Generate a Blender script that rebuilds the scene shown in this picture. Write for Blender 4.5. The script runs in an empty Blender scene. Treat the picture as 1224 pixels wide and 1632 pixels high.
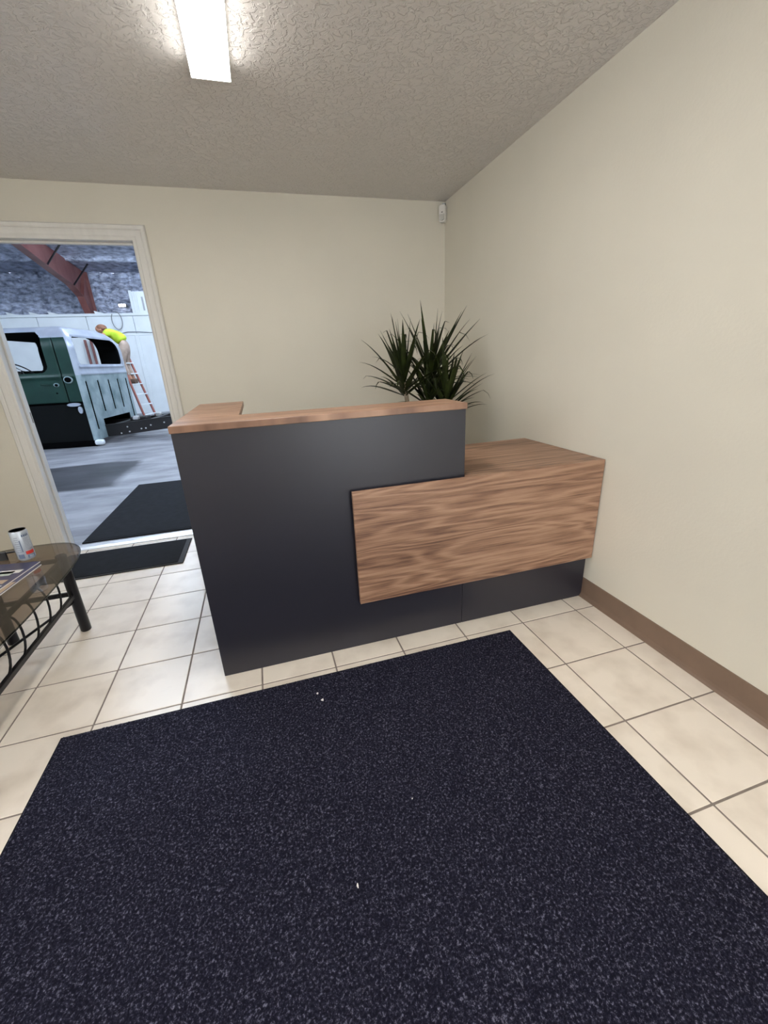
import bpy, bmesh, math, random
import numpy as np
from mathutils import Vector, Matrix
from mathutils import noise as mnoise

random.seed(7)
S = bpy.context.scene
COL = S.collection

# ---------------------------------------------------------------- camera
cam_d = bpy.data.cameras.new('camera')
cam_d.sensor_fit = 'HORIZONTAL'; cam_d.sensor_width = 36.0
cam_d.lens = 657.75 / 1224 * 36.0
cam_d.clip_start = 0.02; cam_d.clip_end = 200
cam = bpy.data.objects.new('camera', cam_d); COL.objects.link(cam)
cam.location = (-1.4946, -3.3005, 1.2216)
cam.rotation_euler = (1.2172, 0.0465, -0.2888)
S.camera = cam

# ---------------------------------------------------------------- world, exposure
W = bpy.data.worlds.new('daylight'); S.world = W; W.use_nodes = True
bg = W.node_tree.nodes['Background']
bg.inputs[0].default_value = (0.95, 0.97, 1.0, 1); bg.inputs[1].default_value = 6.8
S.view_settings.view_transform = 'Standard'; S.view_settings.look = 'None'
S.view_settings.gamma = 1.0; S.view_settings.use_curve_mapping = False
S.view_settings.exposure = 0.20
LAMP_OFFICE = 31.0      # emission of the office ceiling fixtures
LAMP_SHOP = 110.0        # emission of the added workshop strip lights

# ---------------------------------------------------------------- materials
def nt(m):
    m.use_nodes = True
    return m.node_tree, m.node_tree.nodes, m.node_tree.links
def mat(name, col, rough=0.5, metal=0.0, var=0.0, vscale=8.0, col2=None, bump=0.0, bscale=200.0, bdist=0.002,
        stretch=(1, 1, 1), detail=4.0, spec=0.5, ramp=(0.35, 0.7), objrand=False):
    m = bpy.data.materials.new(name); t, N, L = nt(m)
    b = N['Principled BSDF']
    b.inputs['Base Color'].default_value = (*col, 1); b.inputs['Roughness'].default_value = rough
    b.inputs['Metallic'].default_value = metal; b.inputs['Specular IOR Level'].default_value = spec
    if var > 0 or col2 or bump > 0:
        tc = N.new('ShaderNodeTexCoord'); mp = N.new('ShaderNodeMapping'); mp.inputs['Scale'].default_value = stretch
        if objrand:
            oi = N.new('ShaderNodeObjectInfo'); va = N.new('ShaderNodeVectorMath'); va.operation = 'MULTIPLY_ADD'
            L.new(oi.outputs['Random'], va.inputs[0]); va.inputs[1].default_value = (37, 91, 53)
            L.new(tc.outputs['Object'], va.inputs[2]); L.new(va.outputs[0], mp.inputs['Vector'])
        else:
            L.new(tc.outputs['Object'], mp.inputs['Vector'])
    if var > 0 or col2:
        n = N.new('ShaderNodeTexNoise'); n.inputs['Scale'].default_value = vscale; n.inputs['Detail'].default_value = detail
        L.new(mp.outputs[0], n.inputs['Vector'])
        r = N.new('ShaderNodeValToRGB')
        c2 = col2 if col2 else tuple(c * (1 - var) for c in col)
        r.color_ramp.elements[0].color = (*c2, 1); r.color_ramp.elements[0].position = ramp[0]
        r.color_ramp.elements[1].color = (*col, 1); r.color_ramp.elements[1].position = ramp[1]
        L.new(n.outputs['Fac'], r.inputs['Fac']); L.new(r.outputs['Color'], b.inputs['Base Color'])
    if bump > 0:
        n2 = N.new('ShaderNodeTexNoise'); n2.inputs['Scale'].default_value = bscale; n2.inputs['Detail'].default_value = 3
        L.new(mp.outputs[0], n2.inputs['Vector'])
        bp = N.new('ShaderNodeBump'); bp.inputs['Strength'].default_value = bump; bp.inputs['Distance'].default_value = bdist
        L.new(n2.outputs['Fac'], bp.inputs['Height']); L.new(bp.outputs['Normal'], b.inputs['Normal'])
    return m
def emit(name, col, strength):
    m = bpy.data.materials.new(name); t, N, L = nt(m)
    b = N['Principled BSDF']; b.inputs['Base Color'].default_value = (0.9, 0.9, 0.9, 1)
    b.inputs['Emission Color'].default_value = (*col, 1); b.inputs['Emission Strength'].default_value = strength
    return m
def glassy(name, tint, rough=0.02, ior=1.5):
    m = bpy.data.materials.new(name); t, N, L = nt(m)
    N.remove(N['Principled BSDF']); out = N['Material Output']
    tr = N.new('ShaderNodeBsdfTransparent'); tr.inputs[0].default_value = (*tint, 1)
    gl = N.new('ShaderNodeBsdfGlossy'); gl.inputs['Roughness'].default_value = rough
    lw = N.new('ShaderNodeLayerWeight'); lw.inputs['Blend'].default_value = 0.5
    pw = N.new('ShaderNodeMath'); pw.operation = 'POWER'; L.new(lw.outputs['Facing'], pw.inputs[0]); pw.inputs[1].default_value = 5.0
    fr = N.new('ShaderNodeMath'); fr.operation = 'MULTIPLY_ADD'; L.new(pw.outputs[0], fr.inputs[0])
    r0 = ((ior - 1) / (ior + 1)) ** 2; fr.inputs[1].default_value = 1 - r0; fr.inputs[2].default_value = r0
    mx = N.new('ShaderNodeMixShader')
    L.new(fr.outputs[0], mx.inputs[0]); L.new(tr.outputs[0], mx.inputs[1]); L.new(gl.outputs[0], mx.inputs[2])
    L.new(mx.outputs[0], out.inputs['Surface'])
    return m
def walnut(name, axis='x', up='z', light=(0.42, 0.252, 0.165), mid=(0.275, 0.150, 0.094), dark=(0.125, 0.062, 0.040), seed=0.0):
    """horizontal cathedral-grain walnut; axis = grain direction, up = across the grain"""
    m = bpy.data.materials.new(name); t, N, L = nt(m); b = N['Principled BSDF']
    tc = N.new('ShaderNodeTexCoord'); sp = N.new('ShaderNodeSeparateXYZ'); L.new(tc.outputs['Object'], sp.inputs[0])
    idx = {'x': 0, 'y': 1, 'z': 2}
    A = sp.outputs[idx[axis]]; U = sp.outputs[idx[up]]
    def comb(sa, su, off=0.0):
        c = N.new('ShaderNodeCombineXYZ')
        for k, (src, s) in enumerate(((A, sa), (U, su))):
            q = N.new('ShaderNodeMath'); q.operation = 'MULTIPLY_ADD'; L.new(src, q.inputs[0]); q.inputs[1].default_value = s; q.inputs[2].default_value = off + seed
            L.new(q.outputs[0], c.inputs[k])
        return c.outputs[0]
    def noise(vec, detail=2.0, rough=0.5, dist=0.0):
        n = N.new('ShaderNodeTexNoise'); n.inputs['Scale'].default_value = 1; n.inputs['Detail'].default_value = detail
        n.inputs['Roughness'].default_value = rough; n.inputs['Distortion'].default_value = dist
        L.new(vec, n.inputs['Vector']); return n.outputs['Fac']
    def math_(op, a, bv=None, c=None):
        q = N.new('ShaderNodeMath'); q.operation = op
        for i, v in enumerate((a, bv, c)):
            if v is None: continue
            if isinstance(v, (int, float)): q.inputs[i].default_value = v
            else: L.new(v, q.inputs[i])
        return q.outputs[0]
    big = noise(comb(0.75, 6.5, 3.1), 2.0, 0.40, 0.2)
    ring = math_('MULTIPLY_ADD', big, 105.0, math_('MULTIPLY', U, 40.0))
    s = math_('MULTIPLY_ADD', math_('SINE', ring), 0.5, 0.5)
    s = math_('POWER', s, 1.6)
    streak = noise(comb(1.6, 95.0, 7.7), 4, 0.65, 0.1)
    band = noise(comb(0.55, 12.0, 12.3), 4, 0.6, 0.3)
    fine = noise(comb(14.0, 420.0, 1.7), 2, 0.6)
    v = math_('MULTIPLY_ADD', s, 0.14, math_('MULTIPLY', band, 0.46))
    v = math_('MULTIPLY_ADD', streak, 0.54, v)
    v = math_('MULTIPLY_ADD', fine, 0.26, v)
    r = N.new('ShaderNodeValToRGB'); e = r.color_ramp.elements
    e[0].position = 0.53; e[0].color = (*dark, 1); e[1].position = 0.82; e[1].color = (*light, 1)
    q = e.new(0.66); q.color = (*mid, 1)
    L.new(v, r.inputs['Fac']); L.new(r.outputs[0], b.inputs['Base Color'])
    b.inputs['Roughness'].default_value = 0.42
    bp = N.new('ShaderNodeBump'); bp.inputs['Strength'].default_value = 0.12; bp.inputs['Distance'].default_value = 0.001
    L.new(fine, bp.inputs['Height']); L.new(bp.outputs[0], b.inputs['Normal'])
    return m

M = {}
M['wall'] = mat('cream_wall_paint', (0.70, 0.66, 0.565), 0.55, var=0.05, vscale=1.6, bump=0.18, bscale=80, bdist=0.004, spec=0.35)
M['casing'] = mat('white_trim_paint', (0.72, 0.70, 0.66), 0.4, var=0.06, vscale=5, stretch=(6, 6, 0.6))
M['brown_base'] = mat('brown_vinyl_base', (0.205, 0.135, 0.095), 0.45, var=0.12, vscale=9)
M['tile'] = mat('cream_ceramic_tile', (0.79, 0.71, 0.615), 0.30, col2=(0.66, 0.58, 0.49), vscale=7.0, ramp=(0.30, 0.55), detail=9,
                bump=0.05, bscale=40, bdist=0.002, objrand=True)
M['grout'] = mat('brown_grey_grout', (0.26, 0.215, 0.185), 0.9, var=0.25, vscale=20)
M['dark'] = mat('charcoal_laminate', (0.0165, 0.0165, 0.0270), 0.38, var=0.10, vscale=3, spec=0.62)
M['dark_edge'] = mat('spacer_gap_shade', (0.012, 0.011, 0.012), 0.6)
M['white_plastic'] = mat('white_plastic', (0.72, 0.70, 0.66), 0.35)
M['lens'] = mat('frosted_lens', (0.55, 0.54, 0.5), 0.55)
M['black_metal'] = mat('black_powder_coat', (0.005, 0.005, 0.008), 0.32, spec=0.3)
M['smoke'] = glassy('smoked_glass', (0.56, 0.50, 0.45), 0.01, 1.5)
M['glass_edge'] = glassy('smoked_glass_rim', (0.30, 0.34, 0.33), 0.05, 1.6)
M['pane'] = glassy('clear_pane', (0.97, 0.98, 0.98), 0.0, 1.45)
M['walnut_front'] = walnut('walnut_laminate_front', 'x', 'z', seed=1.3)
M['walnut_top'] = walnut('walnut_laminate_worktop', 'x', 'y', seed=5.1)
M['walnut_counter'] = walnut('walnut_laminate_counter', 'x', 'y', seed=9.7)
M['walnut_return'] = walnut('walnut_laminate_return', 'x', 'y', seed=14.2)
M['diff_office'] = emit('lit_office_diffuser', (1.0, 0.975, 0.93), LAMP_OFFICE)
M['diff_side'] = emit('lit_office_diffuser_side', (1.0, 0.975, 0.93), LAMP_OFFICE * 0.40)
M['diff_shop'] = emit('added_shop_tube', (0.74, 0.86, 1.0), LAMP_SHOP)
M['box_lit'] = emit('wall_glow', (0.95, 0.97, 1.0), 14)
M['concrete_plain'] = mat('block_grey', (0.45, 0.46, 0.48), 0.8, var=0.15, vscale=3)
M['leaf'] = mat('dracaena_leaf', (0.036, 0.050, 0.011), 0.45, col2=(0.009, 0.013, 0.005), vscale=14, ramp=(0.3, 0.75), spec=0.25, objrand=True)
M['cane'] = mat('pale_cane_bark', (0.36, 0.29, 0.21), 0.8, var=0.35, vscale=30, stretch=(1, 1, 3))
M['pot'] = mat('dark_plastic_pot', (0.03, 0.028, 0.026), 0.5, var=0.1)
M['soil'] = mat('potting_soil', (0.035, 0.024, 0.016), 0.95, var=0.5, vscale=60, bump=0.6, bscale=120)
M['rubber'] = mat('black_rubber_mat', (0.010, 0.0105, 0.0125), 0.85, var=0.35, vscale=18, detail=8, bump=0.2, bscale=150, spec=0.12)
M['rubber_edge'] = mat('black_rubber_border', (0.03, 0.03, 0.032), 0.7, spec=0.2)
M['alum'] = mat('aluminium_sill', (0.75, 0.76, 0.78), 0.38, 0.55, var=0.12, vscale=12)
M['brass'] = mat('bronze_hinge', (0.16, 0.115, 0.075), 0.4, 0.7)
M['foam'] = mat('grey_spray_foam', (0.64, 0.69, 0.84), 0.65, col2=(0.15, 0.17, 0.25), vscale=6.0, ramp=(0.30, 0.64), detail=10, bump=0.9, bscale=14, bdist=0.05, stretch=(1, 1, 2.0))
M['white_metal'] = mat('white_sheet_metal', (0.78, 0.82, 0.84), 0.4, var=0.08, vscale=2.5)
M['red_steel'] = mat('red_oxide_steel', (0.145, 0.038, 0.032), 0.5, col2=(0.25, 0.105, 0.095), vscale=2.0)
M['grey_cable'] = mat('grey_cable', (0.22, 0.23, 0.25), 0.5)
M['green'] = mat('dark_green_paint', (0.0035, 0.023, 0.016), 0.36, spec=0.28, col2=(0.008, 0.036, 0.026), vscale=4, ramp=(0.4, 0.85), detail=6)
M['teal'] = mat('worn_teal_primer', (0.10, 0.165, 0.165), 0.4, col2=(0.30, 0.37, 0.39), vscale=3.2, ramp=(0.38, 0.66), detail=9)
M['bare'] = mat('sanded_bare_metal', (0.33, 0.36, 0.43), 0.34, 0.35, col2=(0.46, 0.50, 0.57), vscale=3, detail=5)
M['flat_black'] = mat('matt_black', (0.0018, 0.0018, 0.002), 0.85, spec=0.03)
M['inner'] = mat('black_cab_interior', (0.002, 0.0025, 0.0025), 0.8, spec=0.15)
M['frame'] = mat('black_brown_chassis', (0.009, 0.006, 0.0055), 0.5, var=0.3, vscale=8)
M['bolt'] = mat('bright_bolt', (0.7, 0.68, 0.66), 0.3, 0.6)
M['skin'] = mat('skin', (0.50, 0.24, 0.15), 0.55)
M['hair'] = mat('brown_hair', (0.20, 0.085, 0.045), 0.7, var=0.3, vscale=40)
M['hivis'] = mat('hi_vis_yellow', (0.52, 0.72, 0.035), 0.75, var=0.15, vscale=9)
M['khaki'] = mat('khaki_cloth', (0.45, 0.34, 0.27), 0.85, var=0.3, vscale=12)
M['boot'] = mat('brown_boot', (0.10, 0.06, 0.04), 0.7)
M['ladder_red'] = mat('red_fibreglass', (0.33, 0.10, 0.075), 0.5)
M['can_white'] = mat('white_can_print', (0.56, 0.61, 0.68), 0.3, 0.35)
M['can_blue'] = mat('blue_grey_print', (0.13, 0.17, 0.27), 0.4)
M['can_grey'] = mat('pale_grey_print', (0.36, 0.40, 0.48), 0.4)
M['can_red'] = mat('red_print', (0.62, 0.045, 0.035), 0.4)
M['can_lid'] = mat('black_can_lid', (0.012, 0.012, 0.012), 0.35, 0.5)
M['navy'] = mat('navy_cover_print', (0.030, 0.030, 0.075), 0.3, col2=(0.05, 0.045, 0.10), vscale=20)
M['paper'] = mat('white_paper', (0.75, 0.73, 0.70), 0.6)
M['greenish'] = mat('pale_green_print', (0.45, 0.50, 0.44), 0.4)
M['tan'] = mat('tan_print', (0.42, 0.30, 0.20), 0.4)
M['black_plastic'] = mat('black_plastic', (0.010, 0.010, 0.012), 0.3)

def knockdown():
    m = bpy.data.materials.new('knockdown_ceiling_paint'); t, N, L = nt(m); b = N['Principled BSDF']
    b.inputs['Base Color'].default_value = (0.63, 0.60, 0.575, 1); b.inputs['Roughness'].default_value = 0.36
    tc = N.new('ShaderNodeTexCoord')
    n = N.new('ShaderNodeTexNoise'); n.inputs['Scale'].default_value = 36; n.inputs['Detail'].default_value = 4; n.inputs['Distortion'].default_value = 0.9
    L.new(tc.outputs['Object'], n.inputs['Vector'])
    r = N.new('ShaderNodeValToRGB'); r.color_ramp.elements[0].position = 0.47; r.color_ramp.elements[1].position = 0.56
    L.new(n.outputs['Fac'], r.inputs[0])
    n2 = N.new('ShaderNodeTexNoise'); n2.inputs['Scale'].default_value = 90; n2.inputs['Detail'].default_value = 2
    L.new(tc.outputs['Object'], n2.inputs['Vector'])
    a = N.new('ShaderNodeMath'); a.operation = 'MULTIPLY_ADD'; L.new(n2.outputs['Fac'], a.inputs[0]); a.inputs[1].default_value = 0.25
    L.new(r.outputs[0], a.inputs[2])
    bp = N.new('ShaderNodeBump'); bp.inputs['Strength'].default_value = 0.75; bp.inputs['Distance'].default_value = 0.0045
    L.new(a.outputs[0], bp.inputs['Height']); L.new(bp.outputs[0], b.inputs['Normal'])
    return m
M['ceiling'] = knockdown()

def pile_mat():
    m = bpy.data.materials.new('navy_black_carpet_pile'); t, N, L = nt(m); b = N['Principled BSDF']
    tc = N.new('ShaderNodeTexCoord')
    n = N.new('ShaderNodeTexNoise'); n.inputs['Scale'].default_value = 165; n.inputs['Detail'].default_value = 2.5; n.inputs['Roughness'].default_value = 0.75
    L.new(tc.outputs['Object'], n.inputs['Vector'])
    r = N.new('ShaderNodeValToRGB'); e = r.color_ramp.elements
    e[0].position = 0.42; e[0].color = (0.0040, 0.0038, 0.0110, 1); e[1].position = 0.74; e[1].color = (0.165, 0.165, 0.225, 1)
    q = e.new(0.56); q.color = (0.016, 0.0155, 0.030, 1)
    L.new(n.outputs['Fac'], r.inputs[0]); L.new(r.outputs[0], b.inputs['Base Color'])
    b.inputs['Roughness'].default_value = 0.9; b.inputs['Specular IOR Level'].default_value = 0.15
    return m
M['pile'] = pile_mat()

def concrete():
    m = bpy.data.materials.new('sealed_concrete'); t, N, L = nt(m); b = N['Principled BSDF']
    tc = N.new('ShaderNodeTexCoord')
    n = N.new('ShaderNodeTexNoise'); n.inputs['Scale'].default_value = 2.2; n.inputs['Detail'].default_value = 9; n.inputs['Roughness'].default_value = 0.62
    mp = N.new('ShaderNodeMapping'); mp.inputs['Scale'].default_value = (0.6, 1.6, 1)
    L.new(tc.outputs['Object'], mp.inputs[0]); L.new(mp.outputs[0], n.inputs['Vector'])
    r = N.new('ShaderNodeValToRGB'); e = r.color_ramp.elements
    e[0].position = 0.3; e[0].color = (0.10, 0.10, 0.11, 1); e[1].position = 0.64; e[1].color = (0.33, 0.33, 0.345, 1)
    L.new(n.outputs['Fac'], r.inputs[0])
    # old stain with a ragged outline of its own
    sp = N.new('ShaderNodeSeparateXYZ'); L.new(tc.outputs['Object'], sp.inputs[0])
    n3 = N.new('ShaderNodeTexNoise'); n3.inputs['Scale'].default_value = 1.7; n3.inputs['Detail'].default_value = 6; L.new(tc.outputs['Object'], n3.inputs['Vector'])
    def mm(op, a, b_, c=None):
        q = N.new('ShaderNodeMath'); q.operation = op
        for i, v in enumerate((a, b_, c)):
            if v is None: continue
            if isinstance(v, (int, float)): q.inputs[i].default_value = v
            else: L.new(v, q.inputs[i])
        return q.outputs[0]
    dx = mm('DIVIDE', mm('ABSOLUTE', mm('SUBTRACT', sp.outputs[0], -4.25), None), 1.02)
    dy = mm('DIVIDE', mm('ABSOLUTE', mm('SUBTRACT', sp.outputs[1], 2.75), None), 0.78)
    d = mm('MAXIMUM', dx, dy)
    d = mm('MULTIPLY_ADD', n3.outputs['Fac'], 0.22, d)
    rs = N.new('ShaderNodeValToRGB'); rs.color_ramp.elements[0].position = 1.04; rs.color_ramp.elements[0].position = 0.0
    mr = N.new('ShaderNodeMapRange'); mr.inputs[1].default_value = 1.02; mr.inputs[2].default_value = 1.14; mr.inputs[3].default_value = 0.95; mr.inputs[4].default_value = 0.0
    L.new(d, mr.inputs[0])
    mx = N.new('ShaderNodeMix'); mx.data_type = 'RGBA'; mx.blend_type = 'MIX'
    L.new(mr.outputs[0], mx.inputs['Factor']); L.new(r.outputs[0], mx.inputs['A'])
    r2 = N.new('ShaderNodeValToRGB'); r2.color_ramp.elements[0].position = 0.35; r2.color_ramp.elements[0].color = (0.014, 0.014, 0.016, 1)
    r2.color_ramp.elements[1].position = 0.7; r2.color_ramp.elements[1].color = (0.060, 0.060, 0.068, 1)
    L.new(n.outputs['Fac'], r2.inputs[0]); L.new(r2.outputs[0], mx.inputs['B'])
    L.new(mx.outputs['Result'], b.inputs['Base Color'])
    b.inputs['Roughness'].default_value = 0.42
    bp = N.new('ShaderNodeBump'); bp.inputs['Strength'].default_value = 0.25; bp.inputs['Distance'].default_value = 0.01
    L.new(n.outputs['Fac'], bp.inputs['Height']); L.new(bp.outputs[0], b.inputs['Normal'])
    return m
M['concrete'] = concrete()

# ---------------------------------------------------------------- helpers
def wloc(o):
    v = Vector((0, 0, 0))
    while o is not None:
        v += o.location; o = o.parent
    return v
class MB:
    """collects pieces in world coordinates; build() links them as ONE mesh object"""
    def __init__(s): s.v = []; s.f = []
    def add(s, vs, fs):
        o = len(s.v); s.v += [tuple(q) for q in vs]; s.f += [tuple(i + o for i in f) for f in fs]; return s
    def bm(s, bm):
        bm.verts.index_update(); s.add([v.co.copy() for v in bm.verts], [[v.index for v in f.verts] for f in bm.faces]); bm.free(); return s
    def box(s, x0, x1, y0, y1, z0, z1, b=0.0, seg=1, xf=None):
        bm = bmesh.new(); bmesh.ops.create_cube(bm, size=1)
        for v in bm.verts:
            v.co = Vector(((x0 + x1) / 2 + v.co.x * (x1 - x0), (y0 + y1) / 2 + v.co.y * (y1 - y0), (z0 + z1) / 2 + v.co.z * (z1 - z0)))
        if b > 0: bmesh.ops.bevel(bm, geom=bm.edges[:], offset=b, segments=seg, affect='EDGES', profile=0.5)
        if xf:
            for v in bm.verts: v.co = Vector(xf(v.co))
        return s.bm(bm)
    def tube(s, pts, r, n=10, cap=True, rs=None):
        pts = [Vector(p) for p in pts]; vs = []; fs = []
        t0 = (pts[1] - pts[0]).normalized(); up = Vector((0, 0, 1)) if abs(t0.z) < 0.9 else Vector((1, 0, 0))
        a = t0.cross(up).normalized()
        for i, p in enumerate(pts):
            t = (pts[min(i + 1, len(pts) - 1)] - pts[max(i - 1, 0)]).normalized()
            a = (a - t * a.dot(t)).normalized(); b = t.cross(a)
            rr = rs[i] if rs else r
            for k in range(n):
                an = 2 * math.pi * k / n; vs.append(p + (a * math.cos(an) + b * math.sin(an)) * rr)
        for i in range(len(pts) - 1):
            for k in range(n):
                fs.append((i * n + k, i * n + (k + 1) % n, (i + 1) * n + (k + 1) % n, (i + 1) * n + k))
        if cap:
            fs.append(tuple(range(n - 1, -1, -1))); fs.append(tuple((len(pts) - 1) * n + k for k in range(n)))
        return s.add(vs, fs)
    def lathe(s, prof, cx, cy, n=28):
        vs = []; fs = []
        for r, z in prof:
            for k in range(n):
                an = 2 * math.pi * k / n; vs.append((cx + r * math.cos(an), cy + r * math.sin(an), z))
        for i in range(len(prof) - 1):
            for k in range(n): fs.append((i * n + k, i * n + (k + 1) % n, (i + 1) * n + (k + 1) % n, (i + 1) * n + k))
        fs.append(tuple(range(n - 1, -1, -1))); fs.append(tuple((len(prof) - 1) * n + k for k in range(n)))
        return s.add(vs, fs)
    def prism(s, poly, fn, d0, d1):
        """poly: 2D outline; fn(a,b,d) -> 3D; extruded from d0 to d1"""
        n = len(poly); vs = [fn(a, b, d0) for a, b in poly] + [fn(a, b, d1) for a, b in poly]
        fs = [tuple(range(n - 1, -1, -1)), tuple(range(n, 2 * n))]
        fs += [(i, (i + 1) % n, n + (i + 1) % n, n + i) for i in range(n)]
        return s.add(vs, fs)
    def build(s, name, m, parent=None, smooth=False, kind=None, auto=None, fixn=True):
        me = bpy.data.meshes.new(name); L = wloc(parent)
        me.from_pydata([(a - L.x, b - L.y, c - L.z) for a, b, c in s.v], [], s.f); me.update()
        if fixn:
            bm = bmesh.new(); bm.from_mesh(me); bmesh.ops.recalc_face_normals(bm, faces=bm.faces[:]); bm.to_mesh(me); bm.free()
        me.materials.append(M[m] if isinstance(m, str) else m)
        if smooth:
            me.polygons.foreach_set('use_smooth', [True] * len(me.polygons))
            if auto is not None:
                me.set_sharp_from_angle(angle=math.radians(auto))
        o = bpy.data.objects.new(name, me); COL.objects.link(o); o.parent = parent
        if kind: o['kind'] = kind
        return o
def tag(o, label, cat, group=None):
    o['label'] = label; o['category'] = cat
    if group: o['group'] = group
    return o
def thing(name, label, cat, loc, group=None):
    o = bpy.data.objects.new(name, None); COL.objects.link(o); o.location = loc; o.empty_display_size = 0.1
    return tag(o, label, cat, group)
def setting(name, loc):
    o = bpy.data.objects.new(name, None); COL.objects.link(o); o.location = loc; o.empty_display_size = 0.1
    o['kind'] = 'structure'; return o
def struct(name, mb, m, **k):
    o = mb.build(name, m, **k); o['kind'] = 'structure'; return o

# ---------------------------------------------------------------- office shell
HC = 2.275; XL = -4.15; YF = -4.9; WT = 0.12
DX0, DX1, DZ = -2.985, -2.108, 1.985        # door opening
b = MB()
b.box(XL - .1, DX0 - .02, 0, WT, -.02, HC + .1).box(DX1 + .02, .1, 0, WT, -.02, HC + .1).box(DX0 - .02, DX1 + .02, 0, WT, DZ + .02, HC + .1)
struct('wall_back', b, 'wall')
struct('wall_right', MB().box(0, .1, YF, 0, -.02, HC + .1), 'wall')
WY0, WY1, WZ0, WZ1 = -4.65, -2.50, 0.95, 2.12   # unseen side window left of the viewpoint, added to light the room
b = MB().box(XL - .1, XL, YF, WY0, -.02, HC + .1).box(XL - .1, XL, WY1, 0, -.02, HC + .1)
b.box(XL - .1, XL, WY0, WY1, -.02, WZ0).box(XL - .1, XL, WY0, WY1, WZ1, HC + .1)
struct('wall_left', b, 'wall')
EX0, EX1, EZ = -0.98, -0.08, 2.06     # unseen glazed door behind the viewpoint, added for daylight and desk sheen
b = MB().box(XL - .1, EX0, YF - .12, YF, -.02, HC + .1).box(EX1, .1, YF - .12, YF, -.02, HC + .1).box(EX0, EX1, YF - .12, YF, EZ, HC + .1)
struct('wall_front', b, 'wall')
ent = setting('door_added', ((EX0 + EX1) / 2, YF, 0))
b = MB().box(EX0, EX0 + .07, YF - .09, YF - .04, 0, EZ).box(EX1 - .07, EX1, YF - .09, YF - .04, 0, EZ)
b.box(EX0 + .07, EX1 - .07, YF - .09, YF - .04, 0, .16).box(EX0 + .07, EX1 - .07, YF - .09, YF - .04, EZ - .08, EZ)
b.build('door_frame', 'alum', ent)
MB().box(EX0 + .07, EX1 - .07, YF - .068, YF - .062, .16, EZ - .08).build('pane', 'pane', ent)
MB().tube([(EX0 + .12, YF - .01, .85), (EX0 + .12, YF - .01, 1.15)], .012, 10).build('pull_handle', 'alum', ent, smooth=True, auto=40)
win = setting('window_added', (XL, (WY0 + WY1) / 2, WZ0))
b = MB()
for y in (WY0, -3.525, WY1 - .05): b.box(XL - .08, XL - .02, y, y + .05, WZ0, WZ1)
b.box(XL - .08, XL - .02, WY0, WY1, WZ0, WZ0 + .05).box(XL - .08, XL - .02, WY0, WY1, WZ1 - .05, WZ1)
b.build('window_frame', 'alum', win)
for y0, y1 in ((WY0 + .05, -3.525), (-3.475, WY1 - .05)):
    MB().box(XL - .053, XL - .047, y0, y1, WZ0 + .05, WZ1 - .05).build('pane', 'pane', win)
struct('ceiling', MB().box(XL - .1, .1, YF - .12, WT, HC, HC + .08), 'ceiling')

# floor: grout bed with every tile a piece of its own
T = 0.3048; OX, OY = -0.1202, -1.8589; G = 0.0066
floor = setting('floor', (0, 0, 0))
MB().box(XL - .1, .1, YF - .12, 0.0, -.06, -.0022).build('grout_bed', 'grout', floor)
xs = [OX - i * T for i in range(15)]; xs = [0.0] + [x for x in xs if x > XL + .03] + [XL]
ys = sorted([OY + j * T for j in range(-12, 8) if YF + .03 < OY + j * T < -0.03] + [0.0, YF])
full = None
for i in range(len(xs) - 1):
    for j in range(len(ys) - 1):
        x1, x0 = xs[i] - (G / 2 if i else .001), xs[i + 1] + G / 2
        y0, y1 = ys[j] + G / 2, ys[j + 1] - (G / 2 if ys[j + 1] < 0 else .001)
        isfull = abs((x1 - x0) - (T - G)) < 1e-4 and abs((y1 - y0) - (T - G)) < 1e-4
        if isfull and full:
            o = bpy.data.objects.new('tile', full); COL.objects.link(o); o.parent = floor
        else:
            w, h = (x1 - x0) / 2, (y1 - y0) / 2
            o = MB().box(-w, w, -h, h, -.012, 0, .0014).build('tile', 'tile', floor)
            if isfull: full = o.data
        o.location = ((x0 + x1) / 2, (y0 + y1) / 2, random.uniform(-.0003, .0002))

# vinyl cove baseboards
cove = [(0, 0), (.017, 0), (.0165, .003), (.010, .010), (.006, .022), (.005, .100), (.004, .106), (0, .108)]
struct('baseboard_right', MB().prism(cove, lambda a, z, d: (-a, d, z), YF, -0.0), 'brown_base')
struct('baseboard_left', MB().prism(cove, lambda a, z, d: (XL + a, d, z), YF, -0.0), 'brown_base')
bb = MB().prism(cove, lambda a, z, d: (d, -a, z), DX1 + .09, -0.018)
struct('baseboard_back', bb, 'brown_base')

# ---------------------------------------------------------------- doorway to the workshop
door = setting('door_1', ((DX0 + DX1) / 2, 0, 0))
prof = [(0, 0), (0, .009), (.006, .012), (.018, .012), (.024, .016), (.040, .018), (.052, .018), (.058, .014), (.064, .018), (.078, .019), (.084, .012), (.086, 0)]
cw = .086
def casing(side):
    # mitred casing legs and head; a = distance from the opening edge, d = projection from the wall
    mb = MB()
    if side == 'R':
        vs = [(DX1 + a, -d, 0) for a, d in prof] + [(DX1 + a, -d, DZ + a) for a, d in prof]
    elif side == 'L':
        vs = [(DX0 - a, -d, 0) for a, d in prof] + [(DX0 - a, -d, DZ + a) for a, d in prof]
    else:
        vs = [(DX0 - a, -d, DZ + a) for a, d in prof] + [(DX1 + a, -d, DZ + a) for a, d in prof]
    n = len(prof)
    fs = [tuple(range(n)), tuple(range(2 * n - 1, n - 1, -1))] + [(i, (i + 1) % n, n + (i + 1) % n, n + i) for i in range(n)]
    return mb.add(vs, fs)
for s_ in 'LRH': casing(s_).build('casing', 'casing', door)
MB().box(DX0 - .02, DX0, 0.0, WT, 0, DZ + .02).build('jamb', 'casing', door)
MB().box(DX1, DX1 + .02, 0.0, WT, 0, DZ + .02).build('jamb', 'casing', door)
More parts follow.
